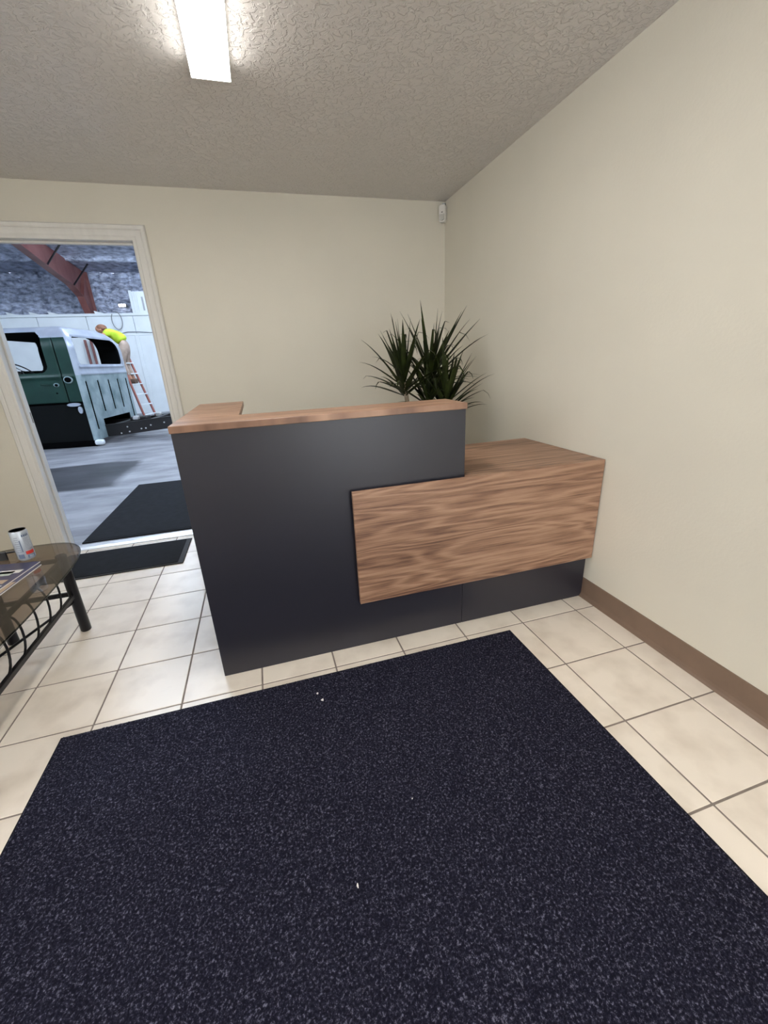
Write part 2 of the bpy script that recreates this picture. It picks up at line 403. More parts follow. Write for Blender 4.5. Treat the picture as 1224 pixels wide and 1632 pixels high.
MB().box(DX0, DX1, 0.0, WT, DZ, DZ + .02).build('head_jamb', 'casing', door)
MB().box(DX0, DX0 + .012, .045, .075, 0, DZ, .002).build('door_stop', 'casing', door)
MB().box(DX1 - .012, DX1, .045, .075, 0, DZ, .002).build('door_stop', 'casing', door)
MB().box(DX0 + .012, DX1 - .012, .045, .075, DZ - .012, DZ, .002).build('door_stop', 'casing', door)
for z in (1.68, .955, .2):
    hg = MB().box(DX1 - .004, DX1 + .001, .078, .116, z, z + .098, .001).build('hinge', 'brass', door)
    MB().tube([(DX1 - .006, .122, z - .002), (DX1 - .006, .122, z + .10)], .006, 8).build('hinge_pin', 'brass', hg, smooth=True, auto=40)
MB().box(DX0, DX0 + .003, .080, .108, .93, 1.0, .001).build('strike_plate', 'brass', door)
MB().prism([(.002, 0), (.004, .006), (.03, .014), (.085, .014), (.118, .004), (.12, 0)], lambda y, z, d: (d, y, z), DX0, DX1).build('threshold', 'alum', door)

# ---------------------------------------------------------------- ceiling light (wraparound)
def fixture(x, y0, y1, label, group):
    o = thing('ceiling_light', label, 'light', (x, (y0 + y1) / 2, HC), group)
    w, h = .068, .060
    MB().box(x - w - .001, x + w + .001, y0, y1, HC - .030, HC, .002).build('housing', 'white_plastic', o)
    MB().box(x - w + .003, x + w - .003, y0 + .006, y1 - .006, HC - h, HC - h + .004).build('diffuser', 'diff_office', o)
    for sg_ in (-1, 1):
        MB().prism([(sg_ * (w - .006), HC - .0302), (sg_ * w, HC - .0302), (sg_ * w, HC - h + .002), (sg_ * (w - .003), HC - h + .002)], lambda a, z, d: (x + a, d, z), y0 + .006, y1 - .006).build('side_lens', 'diff_side', o)
    for q0, q1 in ((y0, y0 + .006), (y1 - .006, y1)):
        MB().prism([(-w - .001, HC - .0302), (w + .001, HC - .0302), (w + .001, HC - h), (-w - .001, HC - h)], lambda a, z, d: (x + a, d, z), q0, q1).build('end_cap', 'white_plastic', o)
    return o
fixture(-1.497, -2.46, -1.235, 'long white lit LED fixture on the textured ceiling over the desk', 'office ceiling lights')
fixture(-1.497, -4.80, -3.58, 'added unseen white LED fixture on the ceiling behind the viewpoint', 'office ceiling lights')  # second fixture added behind the viewpoint to brighten the right wall

# ---------------------------------------------------------------- motion sensor in the corner
sen = thing('motion_sensor', 'small white motion sensor high in the wall corner', 'sensor', (-.035, -.035, 2.15))
cD = Vector((-.7071, -.7071)); cA = Vector((.7071, -.7071))
def corner(a, z, d): return (-.0 + cA.x * a + cD.x * d, cA.y * a + cD.y * d, z)
MB().prism([(-.024, 2.148), (-.016, 2.138), (.016, 2.138), (.024, 2.148), (.024, 2.235), (.018, 2.243), (-.018, 2.243), (-.024, 2.235)], corner, .026, .060).build('body', 'white_plastic', sen)
MB().prism([(-.017, 2.152), (0, 2.146), (.017, 2.152), (.019, 2.185), (-.019, 2.185)], corner, .060, .069).build('lens_window', 'lens', sen)
MB().prism([(-.005, 2.196), (.005, 2.196), (.005, 2.201), (-.005, 2.201)], corner, .060, .062).build('indicator', 'black_plastic', sen)
MB().prism([(-.010, 2.20), (.010, 2.20), (.010, 2.26), (-.010, 2.26)], corner, .012, .030).build('bracket', 'concrete_plain', sen)

# ---------------------------------------------------------------- reception desk
YD = -1.757; XA, XM = -1.796, -0.7005; ZC = 1.0215; ZT = 1.046; ZW = .7435
desk = thing('reception_desk', 'two-level charcoal reception desk with walnut tops and front panel', 'desk', ((XA + XM) / 2, YD + .3, 0))
def part(name, m, *bx, bev=.0012, parent=desk): return MB().box(*bx, bev).build(name, m, parent)
part('front_panel', 'dark', XA, XM, YD, YD + .018, 0, ZC)
part('base_panel', 'dark', XM + .0015, -.004, YD, YD + .018, 0, ZW - .027)
part('side_panel', 'dark', XA, XA + .018, YD + .018, -.89, 0, ZC)
part('inner_side_panel', 'dark', -1.62, -1.602, YD + .2, -.89, ZW, ZC)
part('return_end_panel', 'dark', XA + .018, -1.602, -.908, -.89, 0, ZC)
part('inner_front_panel', 'dark', -1.602, XM, YD + .172, YD + .19, ZW, ZC)
part('counter_end_panel', 'dark', XM - .018, XM, YD + .018, YD + .172, ZW, ZC)
part('end_panel', 'dark', -.024, -.006, YD + .03, -1.18, .11, ZW - .026)
part('spacer', 'dark_edge', -1.182, -.02, YD - .020, YD, .262, ZW - .02)  # spacer coloured black for the shade in the panel's edge gap
part('wood_panel', 'walnut_front', -1.1993, -.004, YD - .038, YD - .020, .2405, ZW, bev=.0015)
part('counter_top', 'walnut_counter', XA - .003, XM + .002, YD - .010, YD + .200, ZC, ZT, bev=.0015)
part('return_top', 'walnut_return', XA - .003, -1.578, YD + .2005, -.875, ZC, ZT, bev=.0015)
part('worktop', 'walnut_top', XM + .0005, -.004, YD - .0195, -1.165, ZW - .025, ZW, bev=.0015)
part('inner_worktop', 'walnut_top', -1.60, XM - .0005, YD + .192, -1.165, ZW - .025, ZW - .0005, bev=.0015)

# ---------------------------------------------------------------- big entrance mat with pile
mx0, mx1, my0, my1 = -2.345, -0.518, -4.35, -1.893
mat_o = thing('entrance_mat', 'large navy-black carpet mat in front of the desk', 'mat', ((mx0 + mx1) / 2, (my0 + my1) / 2, 0))
MB().box(mx0, mx1, my0, my1, 0.0008, .006, .002).build('backing', 'rubber', mat_o)
nx = int((mx1 - mx0) / .0046); ny = int((my1 - my0) / .0046)
rng = np.random.default_rng(3)
gx = np.linspace(mx0 + .004, mx1 - .004, nx); gy = np.linspace(my0 + .004, my1 - .004, ny)
X, Y = np.meshgrid(gx, gy)
X = X + rng.uniform(-.0012, .0012, X.shape); Y = Y + rng.uniform(-.0012, .0012, Y.shape)
Z = .0085 + rng.uniform(0, .0042, X.shape) + .0008 * np.sin(X * 9) * np.sin(Y * 7)
Z[0, :] = Z[-1, :] = .005; Z[:, 0] = Z[:, -1] = .005
L0 = wloc(mat_o)
co = np.stack([X - L0.x, Y - L0.y, Z - L0.z], -1).reshape(-1, 3).astype(np.float32)
ii = np.arange((ny - 1) * (nx - 1)); r_ = ii // (nx - 1); c_ = ii % (nx - 1); a_ = r_ * nx + c_
quads = np.stack([a_, a_ + 1, a_ + nx + 1, a_ + nx], -1).astype(np.int32)
me = bpy.data.meshes.new('pile'); me.vertices.add(len(co)); me.vertices.foreach_set('co', co.ravel())
me.loops.add(quads.size); me.loops.foreach_set('vertex_index', quads.ravel())
me.polygons.add(len(quads)); me.polygons.foreach_set('loop_start', np.arange(0, quads.size, 4, dtype=np.int32))
me.update(calc_edges=True); me.materials.append(M['pile'])
o = bpy.data.objects.new('pile', me); COL.objects.link(o); o.parent = mat_o; o['kind'] = 'stuff'
# crumbs lying on the mat
def crumb(x, y, s, label, sy=1.0):
    mb = MB(); n = 6; z = .0115
    pts = [(x + s * (1 + .3 * math.sin(3 * k + x * 50)) * math.cos(k * 2 * math.pi / n), y + sy * s * (1 + .25 * math.cos(5 * k)) * math.sin(k * 2 * math.pi / n)) for k in range(n)]
    mb.prism(pts, lambda a, b_, d: (a, b_, d), z, z + .0025)
    return tag(mb.build('paper_crumb', 'paper'), label, 'scrap', 'white scraps on the mat')
crumb(-1.437, -1.996, .0042, 'tiny round white scrap on the dark mat nearest the desk')
crumb(-1.423, -2.035, .0052, 'tiny bent white scrap on the dark mat, larger of the pair by the desk')
crumb(-1.430, -2.658, .0024, 'thin pale sliver lying in the middle of the dark mat', 2.2)
crumb(-1.229, -2.499, .0018, 'tiniest white speck in the middle of the dark mat')

# ---------------------------------------------------------------- mats at the doorway
dm = thing('door_mat', 'black rubber door mat on the tiles before the threshold', 'mat', (-2.55, -.3, 0))
MB().box(-2.96, -2.137, -.515, -.075, .0008, .008, .003).build('border', 'rubber_edge', dm)
MB().box(-2.925, -2.172, -.500, -.090, .008, .0115, .001).build('ribbed_field', 'rubber', dm)
gm = thing('floor_mat', 'wide black mat on the concrete just beyond the doorway', 'mat', (-2.2, 1.0, 0))
MB().box(-2.955, -1.35, .15, 1.885, .0008, .008, .003).build('border', 'rubber', gm)
MB().box(-2.925, -1.38, .18, 1.855, .008, .010, .001).build('field', 'rubber', gm)

# ---------------------------------------------------------------- glass coffee table
tc = Vector((-2.66, -1.62)); A_, B_ = .287, .612; ZG = .438
tab = thing('coffee_table', 'smoked glass oval coffee table with black metal legs', 'table', (tc.x, tc.y, 0))
def sup(k, n, ra, rb, e=3.3):
    t = 2 * math.pi * k / n; c, s = math.cos(t), math.sin(t)
    return (tc.x + ra * math.copysign(abs(c) ** (2 / e), c), tc.y + rb * math.copysign(abs(s) ** (2 / e), s))
n = 72
top = MB(); bot = ZG - .008
ring = lambda f, z: [(*sup(k, n, A_ - f, B_ - f), z) for k in range(n)]
vs = ring(.003, bot) + ring(0, bot + .003) + ring(0, ZG - .003) + ring(.003, ZG)
fs = [tuple(range(n - 1, -1, -1)), tuple(3 * n + k for k in range(n))]
o = MB().add(vs, fs).build('glass_top', 'smoke', tab, fixn=False)
rim = MB().add(vs, [(r * n + k, r * n + (k + 1) % n, (r + 1) * n + (k + 1) % n, (r + 1) * n + k) for r in range(3) for k in range(n)])
rim.build('glass_rim', 'glass_edge', o, smooth=True)
lx, ly = .156, .467
for sx in (1, -1):
    for sy in (1, -1):
        x, y = tc.x + sx * lx, tc.y + sy * ly
        lg = MB().lathe([(.021, 0), (.0235, .004), (.0235, bot - .012), (.019, bot - .008)], x, y, 20).build('leg', 'black_metal', tab, smooth=True, auto=40)
        MB().lathe([(.012, bot - .008), (.014, bot - .004), (.014, bot)], x, y, 14).build('glass_pad', 'pane', lg, smooth=True, auto=40)
for sx in (1, -1):
    x = tc.x + sx * lx
    MB().box(x - .008, x + .008, tc.y - ly, tc.y + ly, .192, .216, .003).build('side_rail', 'black_metal', tab)
    MB().box(x - .008, x + .008, tc.y - ly, tc.y + ly, .385, .405, .003).build('upper_rail', 'black_metal', tab)
    for k in range(8):
        yc = tc.y - ly + .10 + k * .11
        pts = [(x, yc + .062 * math.cos(a) , .30 + .093 * math.sin(a)) for a in [(-90 + 15 * q) * math.pi / 180 for q in range(13)]]
        MB().tube(pts, .0045, 8).build('scroll', 'black_metal', tab, smooth=True, auto=50)
for sy in (1, -1):
    y = tc.y + sy * ly
    MB().box(tc.x - lx, tc.x + lx, y - .008, y + .008, .200, .222, .003).build('end_rail', 'black_metal', tab)
    MB().box(tc.x - lx, tc.x + lx, y - .008, y + .008, .385, .405, .003).build('upper_rail', 'black_metal', tab)
for s_ in (1, -1):
    MB().tube([(tc.x + s_ * lx, tc.y + ly, .172), (tc.x, tc.y, .172 + .006 * s_), (tc.x - s_ * lx, tc.y - ly, .172)], .006, 8).build('cross_brace', 'black_metal', tab, smooth=True, auto=50)

# drink can
cx, cy, cz = -2.602, -1.212, ZG + .0115
can = thing('drink_can', 'tall white drink can with a red label band on the table', 'can', (cx, cy, cz))
Hn = .142; R_ = .0325
MB().lathe([(.024, cz), (.027, cz + .002), (R_, cz + .010), (R_, cz + Hn - .010), (.0295, cz + Hn - .002)], cx, cy, 32).build('body', 'can_white', can, smooth=True, auto=35)
MB().lathe([(.0295, cz + Hn - .002), (.0298, cz + Hn), (.028, cz + Hn), (.027, cz + Hn - .004), (.001, cz + Hn - .004)], cx, cy, 28).build('lid', 'can_lid', can, smooth=True, auto=35)
MB().box(cx - .006, cx + .010, cy - .008, cy + .004, cz + Hn - .0038, cz + Hn - .002, .0006).build('pull_tab', 'bolt', can)
face = math.atan2(-3.3 - cy, -1.49 - cx)
def patch(name, m, a0, a1, z0, z1, off=.0003, parent=can):
    mb = MB(); q = max(2, int(abs(a1 - a0) / 8)); vs = []; fs = []
    for i in range(q + 1):
        a = face + math.radians(a0 + (a1 - a0) * i / q)
        for rr in (R_ - .001, R_ + off):
            vs += [(cx + rr * math.cos(a), cy + rr * math.sin(a), cz + z0), (cx + rr * math.cos(a), cy + rr * math.sin(a), cz + z1)]
    for i in range(q):
        o_ = i * 4; fs += [(o_ + 2, o_ + 6, o_ + 7, o_ + 3), (o_ + 3, o_ + 7, o_ + 5, o_ + 1), (o_ + 2, o_, o_ + 4, o_ + 6)]
    fs += [(0, 2, 3, 1), (q * 4, q * 4 + 1, q * 4 + 3, q * 4 + 2)]
    return mb.add(vs, fs).build(name, m, parent, fixn=True)
patch('red_label', 'can_red', 2, 62, .030, .045)
patch('lower_print', 'can_blue', 6, 62, .012, .026)
patch('lower_print', 'can_grey', 18, 50, .014, .024, .0005)
patch('lower_print', 'can_blue', -52, -12, .014, .034)
for k in range(4): patch('bold_print', 'can_blue', 8 + 13 * k, 18 + 13 * k, .113, .123)
patch('thin_print', 'can_grey', 6, 60, .126, .128)
for k in range(9): patch('text_line', 'can_grey', 12, 56 - (k * 7) % 13, .054 + k * .0062, .0568 + k * .0062)
for k in range(8): patch('text_line', 'can_grey', -50 + (k * 5) % 9, -18, .044 + k * .0095, .049 + k * .0095)
patch('text_column', 'can_blue', -16, -9, .045, .10)

# magazines
def magazine(c, ang, w, h, z, cover, label, patches):
    a = Vector((math.cos(ang), math.sin(ang))); bb_ = Vector((-a.y, a.x))
    o = thing('magazine', label, 'magazine', (c[0], c[1], z), 'magazines on the table')
    P = lambda u, v, d: (c[0] + a.x * u + bb_.x * v, c[1] + a.y * u + bb_.y * v, d)
    rect = lambda u0, u1, v0, v1: [(u0, v0), (u1, v0), (u1, v1), (u0, v1)]
    MB().prism(rect(.001, w - .001, .001, h - .001), P, z, z + .0035).build('pages', 'paper', o)
    cv = MB().prism(rect(0, w, 0, h), P, z + .0035, z + .0042).build('cover', cover, o)
    for (m, u0, u1, v0, v1) in patches:
        MB().prism(rect(u0, u1, v0, v1), P, z + .0042, z + .0046).build('cover_print', m, cv)
    return o
base_ang = math.atan2(-.986, -.165)      # along the long edge, away from the camera-side corner
magazine((-2.523, -1.285), base_ang + .035, .275, -.21, ZG, 'navy', 'dark magazine, lower of two on the glass table', [('tan', .16, .26, -.06, -.004)])
magazine((-2.535, -1.262), base_ang, .275, -.21, ZG + .0055, 'navy', 'navy magazine with pale photos under the drink can',
         [('paper', .075, .105, -.165, -.02), ('greenish', .085, .125, -.120, -.045), ('paper', .12, .16, -.20, -.10), ('tan', .165, .20, -.09, -.02),
          ('paper', .215, .222, -.2, -.01), ('greenish', .23, .26, -.18, -.06)])
sg = thing('sunglasses', 'small black sunglasses lying behind the magazines', 'sunglasses', (-2.76, -1.13, ZG))
for dx_ in (-.035, .035):
    MB().box(-2.765 + dx_ - .03, -2.765 + dx_ + .03, -1.168, -1.160, ZG, ZG + .042, .003, 2).build('lens', 'black_plastic', sg)
MB().tube([(-2.776, -1.165, ZG + .030), (-2.754, -1.165, ZG + .030)], .004, 8).build('bridge', 'black_plastic', sg)
for dx_ in (-.065, .065):
    e_ = 0.05 if dx_ > 0 else -.01
    MB().tube([(-2.765 + dx_, -1.162, ZG + .034), (-2.765 + dx_ + e_ * .6, -1.12, ZG + .022), (-2.765 + dx_ + e_, -1.075, ZG + .006)], .0035, 8).build('temple_arm', 'black_plastic', sg, smooth=True, auto=50)

# ---------------------------------------------------------------- potted dracaena behind the desk
pl = thing('potted_dracaena', 'leafy green dracaena with pale canes in the corner behind the desk', 'plant', (-.42, -.72, 0))
MB().lathe([(.12, 0), (.125, .01), (.16, .30), (.172, .30), (.172, .33), (.160, .33), (.155, .29), (.001, .29)], -.42, -.72, 30).build('pot', 'pot', pl, smooth=True, auto=35)
MB().lathe([(.154, .285), (.153, .296), (.08, .303), (.001, .304)], -.42, -.72, 24).build('soil', 'soil', pl, smooth=True)
heads = [  # head point, foot of its cane, leaf count, mean lean, leaf length
    ((-.628, -.80, 1.085), (-.47, -.74, .29), 46, (-.08, 0, 1), .36),
    ((-.440, -.75, 1.10), (-.40, -.68, .29), 50, (.60, -.02, 1), .40),
    ((-.385, -.88, .95), (-.37, -.77, .29), 48, (.35, -.12, 1), .33),
    ((-.480, -.82, .97), (-.45, -.70, .29), 30, (.05, -.05, 1), .30),
]
def leaf(base, d, L_, wid, droop, kink=None):
    base = Vector(base); d = Vector(d).normalized()
    side = d.cross(Vector((0, 0, 1)))
    if side.length < .05: side = Vector((random.uniform(-1, 1), random.uniform(-1, 1), 0))
    side.normalize()
    p = base.copy(); vs = []; n_ = 9; dirv = d.copy()
    for i in range(n_ + 1):
        t = i / n_
        w_ = wid * (0.55 + 1.5 * t if t < .3 else 1.0 if t < .45 else max(.04, (1 - (t - .45) / .55) ** .8))
        w_ = min(w_, wid)
        nrm = side.cross(dirv).normalized()
        for k, off in ((-1, 0), (0, -.22), (1, 0)):
            q = p + side * (k * w_ * .5) + nrm * (off * w_)
            q.x = min(q.x, -.006); q.y = min(q.y, -.02)
            if q.z < 1.06 and q.y < -1.15: q.y = -1.15
            vs.append(q)
        p = p + dirv * (L_ / n_)
        g = droop * (t ** 1.5) * .42
        if kink and t > kink: g = 1.0
        dirv = (dirv + Vector((0, 0, -1)) * g).normalized()
    fs = []
    for i in range(n_):
        for k in range(2): fs.append((i * 3 + k, i * 3 + k + 1, i * 3 + 3 + k + 1, i * 3 + 3 + k))
    MB().add(vs, fs).build('leaf', 'leaf', pl, smooth=True, fixn=False)
for hi, (hp, cp, cnt, lean, Ln) in enumerate(heads):
    hp = Vector(hp); cp = Vector(cp); mid = (hp + cp) / 2 + Vector((random.uniform(-.02, .02), .01, 0))
    pts = [cp.lerp(mid, t / 4) for t in range(4)] + [mid.lerp(hp, t / 4) for t in range(5)]
    MB().tube(pts, .014, 10, rs=[.0165 - .0006 * i + (.0012 if i % 2 else 0) for i in range(len(pts))]).build('cane', 'cane', pl, smooth=True, auto=60)
    for k in range(cnt):
        t = (k + .5) / cnt; az = k * 2.39996 + random.uniform(-.25, .25)
        el = math.radians(80 - 86 * t ** 0.9 + random.uniform(-18, 18))
        d = Vector((math.cos(az) * math.cos(el), math.sin(az) * math.cos(el), math.sin(el)))
        d = (d + Vector(lean).normalized() * .45).normalized()
        L_ = Ln * random.uniform(.62, 1.08) * (1.0 if t < .75 else .8)
        bp_ = hp + Vector((0, 0, .05 - .13 * t)) + Vector((d.x, d.y, 0)) * .012
        leaf(bp_, d, L_, random.uniform(.020, .033), .05 + .5 * t + random.uniform(0, .25), kink=random.choice([None, None, None, .6, .75]))
# the long single leaves that stand out
for b0, tip, wv, dr in [((-.425, -.75, 1.14), (-.205, -.75, 1.50), .030, .10), ((-.43, -.75, 1.14), (-.23, -.74, 1.47), .028, .05), ((-.42, -.75, 1.12), (-.13, -.77, 1.43), .028, .15),
                    ((-.42, -.75, 1.10), (-.14, -.80, 1.33), .024, .2), ((-.43, -.76, 1.10), (-.39, -.76, 1.48), .018, 0), ((-.43, -.76, 1.12), (-.58, -.77, 1.455), .017, 0),
                    ((-.63, -.80, 1.08), (-.69, -.80, 1.44), .024, 0), ((-.63, -.80, 1.08), (-.655, -.79, 1.43), .022, 0), ((-.63, -.80, 1.08), (-.58, -.80, 1.43), .018, 0),
                    ((-.63, -.80, 1.13), (-.80, -.80, 1.27), .016, .7), ((-.63, -.80, 1.10), (-.77, -.82, 1.36), .018, .3), ((-.63, -.8, 1.07), (-.73, -.83, 1.10), .022, 1.2),
                    ((-.385, -.88, .95), (-.25, -.92, 1.225), .024, .1), ((-.385, -.88, .95), (-.16, -.93, 1.13), .018, .3), ((-.385, -.88, .93), (-.17, -.92, 1.06), .013, .1),
                    ((-.39, -.89, .95), (-.45, -.97, 1.31), .026, 0), ((-.39, -.89, .95), (-.32, -.95, 1.23), .028, 0)]:
    v = Vector(tip) - Vector(b0); leaf(b0, v, v.length * 1.04, wv * 1.3, dr)

# ================================================================ workshop beyond the doorway
GX0, GX1, GY1 = -11.0, 3.0, 12.4
roofz = lambda y: 4.03 + .07 * (12.4 - y)
struct('floor_workshop', MB().box(GX0, GX1, 0.0, GY1 + .2, -.10, -.0005), 'concrete')
b = MB().box(GX0, XL - .1, 0, WT, 0, HC + .1).box(.1, GX1, 0, WT, 0, HC + .1).box(GX0, GX1, 0.0, WT, HC + .1, 5.0)
struct('wall_workshop_near', b, 'white_metal')
struct('wall_workshop_left', MB().box(GX0 - .1, GX0, 0, GY1 + .2, 0, 5.0), 'white_metal')
struct('wall_workshop_right', MB().box(GX1, GX1 + .1, 0, GY1 + .2, 0, 5.0), 'white_metal')
def grid_mesh(nu, nv, fn):
    vs = [fn(i / nu, j / nv) for j in range(nv + 1) for i in range(nu + 1)]
    fs = [(j * (nu + 1) + i, j * (nu + 1) + i + 1, (j + 1) * (nu + 1) + i + 1, (j + 1) * (nu + 1) + i) for j in range(nv) for i in range(nu)]
    return MB().add(vs, fs)
def foam_wall(u, v):
    x = GX0 + (GX1 - GX0) * u; z = 4.15 * v
    n1 = mnoise.noise(Vector((x * 2.2, z * 5.5, 0))); n2 = mnoise.noise(Vector((x * 6, z * 14, 4)))
    stud = abs((x * 1.35) % 1 - .5)
    n3 = mnoise.noise(Vector((x * 3.1, z * 6.0, 11)))
    y = GY1 - .05 - .055 * n1 - .022 * math.sin(z * 46 + 5 * n1 + 3 * n3) + (.07 if abs(n3) < .07 else 0) - .035 * n2 + (.05 if stud < .06 else 0)
    return (x, y, z)
struct('wall_workshop_far', grid_mesh(420, 130, foam_wall), 'foam', smooth=True)
PUR = [10.98, 9.55, 8.1, 6.6, 5.1, 3.6, 2.1]
def foam_roof(u, v):
    x = GX0 + (GX1 - GX0) * u; y = WT + (GY1 - WT) * v
    z = roofz(y) - .03 * mnoise.noise(Vector((x * 2.5, y * 2.5, 9))) - .02 * mnoise.noise(Vector((x * 7, y * 7, 2)))
    for p in PUR:
        z -= .11 * math.exp(-((y - p) / .07) ** 2)
    return (x, y, z)
struct('ceiling_workshop', grid_mesh(180, 250, foam_roof), 'foam', smooth=True)

# white sheet-metal partition in front of the foam wall
PY = 11.5
part_w = setting('wall_partition', (-4.7, PY, 0))
seams = [-4.69 + 1.2 * k for k in range(-5, 7)]
ed = [GX0] + [s for s in seams if GX0 + .2 < s < GX1 - .2] + [GX1]
for i in range(len(ed) - 1):
    MB().box(ed[i] + .006, ed[i + 1] - .006, PY, PY + .04, 0, 2.235, .002).build('lower_panel', 'white_metal', part_w)
    MB().box(ed[i] + .006, ed[i + 1] - .006, PY + .005, PY + .04, 2.235, 2.78, .002).build('upper_panel', 'white_metal', part_w)
    if i: MB().box(ed[i] - .055, ed[i] + .055, PY - .03, PY, 0, 2.24, .006).build('upright_trim', 'white_metal', part_w)
MB().box(GX0, GX1, PY - .025, PY, 2.235, 2.285, .004).build('mid_rail', 'white_metal', part_w)
MB().box(GX0, GX1, PY - .05, PY + .10, 2.765, 2.835, .006).build('top_rail', 'white_metal', part_w)
MB().box(-4.64, -3.3, PY + .02, PY + .06, 2.835, 3.40, .003).build('raised_panel', 'white_metal', part_w)
MB().box(-4.655, -4.585, PY - .02, PY + .02, 2.835, 3.42, .004).build('raised_trim', 'white_metal', part_w)
MB().box(-4.52, -4.47, PY - .02, PY + .02, 2.835, 3.39, .004).build('raised_trim', 'white_metal', part_w)
MB().box(-4.36, -4.315, PY + .005, PY + .02, 2.90, 3.26, .002).build('dark_slot', 'concrete_plain', part_w)
for x in (-7.725, -7.195, -6.75, -5.62):
    MB().prism([(0, 2.835), (.22, 2.835), (0, 2.90), (-.02, 2.90)], lambda a, z, d: (x + a, d, z), PY - .04, PY - .02).build('flange_bracket', 'white_metal', part_w)

# red steel portal frame
fr = thing('steel_portal_frame', 'red oxide steel portal frame against the grey foam wall', 'steel frame', (-5.85, 12.0, 0))
FX = -5.85
low = [(11.75, 0), (11.67, 2.88), (11.40, 3.27), (10.77, 3.48), (9.77, 3.61), (8.15, 3.845), (5.0, 4.08), (.2, 4.42)]
upp = [(.2, roofz(.2) - .04), (12.2, roofz(12.2) - .04), (12.28, 0)]
MB().prism(low + upp, lambda y, z, d: (d, y, z), FX - .006, FX + .006).build('web', 'red_steel', fr)
def strip(pts, wid, th, name):
    mb = MB()
    for (y0, z0), (y1, z1) in zip(pts[:-1], pts[1:]):
        dv = Vector((y1 - y0, z1 - z0)).normalized(); nn = Vector((-dv.y, dv.x)) * th
        poly = [(y0, z0), (y1, z1), (y1 + nn.x, z1 + nn.y), (y0 + nn.x, z0 + nn.y)]
        mb.prism(poly, lambda y, z, d: (d, y, z), FX - wid / 2, FX + wid / 2)
    mb.build(name, 'red_steel', fr)
strip(low, .17, .014, 'inner_flange')
strip([(12.2, roofz(12.2) - .04), (12.28, 0)], .17, .014, 'outer_flange')
MB().prism([(11.42, 3.27), (11.44, 3.27), (12.05, 4.0), (12.03, 4.0)], lambda y, z, d: (d, y, z), FX - .08, FX + .08).build('knee_stiffener', 'red_steel', fr)
for (y, z, x1, z1) in ((9.55, 3.66, FX + .47, 4.16), (10.98, 3.46, FX + .50, 3.98)):
    MB().tube([(FX + .03, y, z), (x1, y, z1)], .020, 6).build('flange_brace', 'black_metal', fr)
# posts seen through the cab's back window
for x, lb in ((-6.03, 'red steel post by the white partition, nearer the steering wheel'), (-5.88, 'red steel post by the white partition, right one of two')):
    o = thing('steel_post', lb, 'post', (x, PY - .12, 0), 'red posts at the partition')
    MB().box(x - .028, x + .028, PY - .15, PY - .09, 0.01, 2.15, .004).build('shaft', 'red_steel', o)
    MB().box(x - .06, x + .06, PY - .18, PY - .06, 0, .012, .002).build('foot_plate', 'red_steel', o)

# small emissive box on the foam wall, and cables
wl = thing('wall_glow_box', 'small glowing box on the grey foam wall above the partition', 'lamp', (-5.02, 12.2, 3.10))
MB().box(-5.14, -4.94, 12.16, 12.36, 3.10, 3.17, .01, 2).build('housing', 'concrete_plain', wl)
MB().box(-5.13, -4.95, 12.13, 12.17, 3.085, 3.155, .012, 2).build('lens', 'box_lit', wl)
pts = [(-5.22 + .5 * t, 11.42, 2.86 + .02 * math.sin(6 * t)) for t in (0, .1, .2)]
lp = [(-5.10 + .13 * math.sin(a), 11.43, 2.64 + .24 * math.cos(a)) for a in [math.radians(q) for q in range(-20, 330, 14)]]
tag(MB().tube(lp, .011, 8).build('hanging_cable', 'grey_cable', smooth=True, auto=50), 'grey cable loop hanging over the white partition', 'cable')
tag(MB().tube([(-5.06, 11.455, 2.30), (-4.9, 11.455, 2.335), (-4.6, 11.455, 2.33), (-4.3, 11.455, 2.30), (-3.5, 11.455, 2.31)], .010, 8).build('wall_cable', 'grey_cable', smooth=True, auto=50),
    'thin grey cable running along the white partition', 'cable')

# unseen strip lights added under the roof to brighten the workshop
def added_shop_light(x, y, label):
    z = roofz(y) - .40
    o = thing('added_strip_light', label, 'light', (x, y, z), 'added workshop strip lights')
    MB().box(x - 1.2, x + 1.2, y - .025, y + .025, z + .055, z + .09, .008).build('housing', 'white_plastic', o)
    MB().tube([(x - 1.18, y, z), (x + 1.18, y, z)], .06, 12).build('tube', 'diff_shop', o, smooth=True, auto=40)
    for dx in (-.9, .9): MB().tube([(x + dx, y, z + .09), (x + dx, y, z + .40)], .005, 6).build('hanger', 'black_metal', o)
for x, y, lb in ((-3.2, 2.9, 'added unseen strip light under the foam roof nearest the doorway'), (-8.6, 2.9, 'added unseen strip light under the roof in front of the truck side'),
                 (-3.2, 7.3, 'added unseen strip light under the roof above the ladder'), (0.4, 5.2, 'added unseen strip light under the roof at the right side')):
    added_shop_light(x, y, lb)

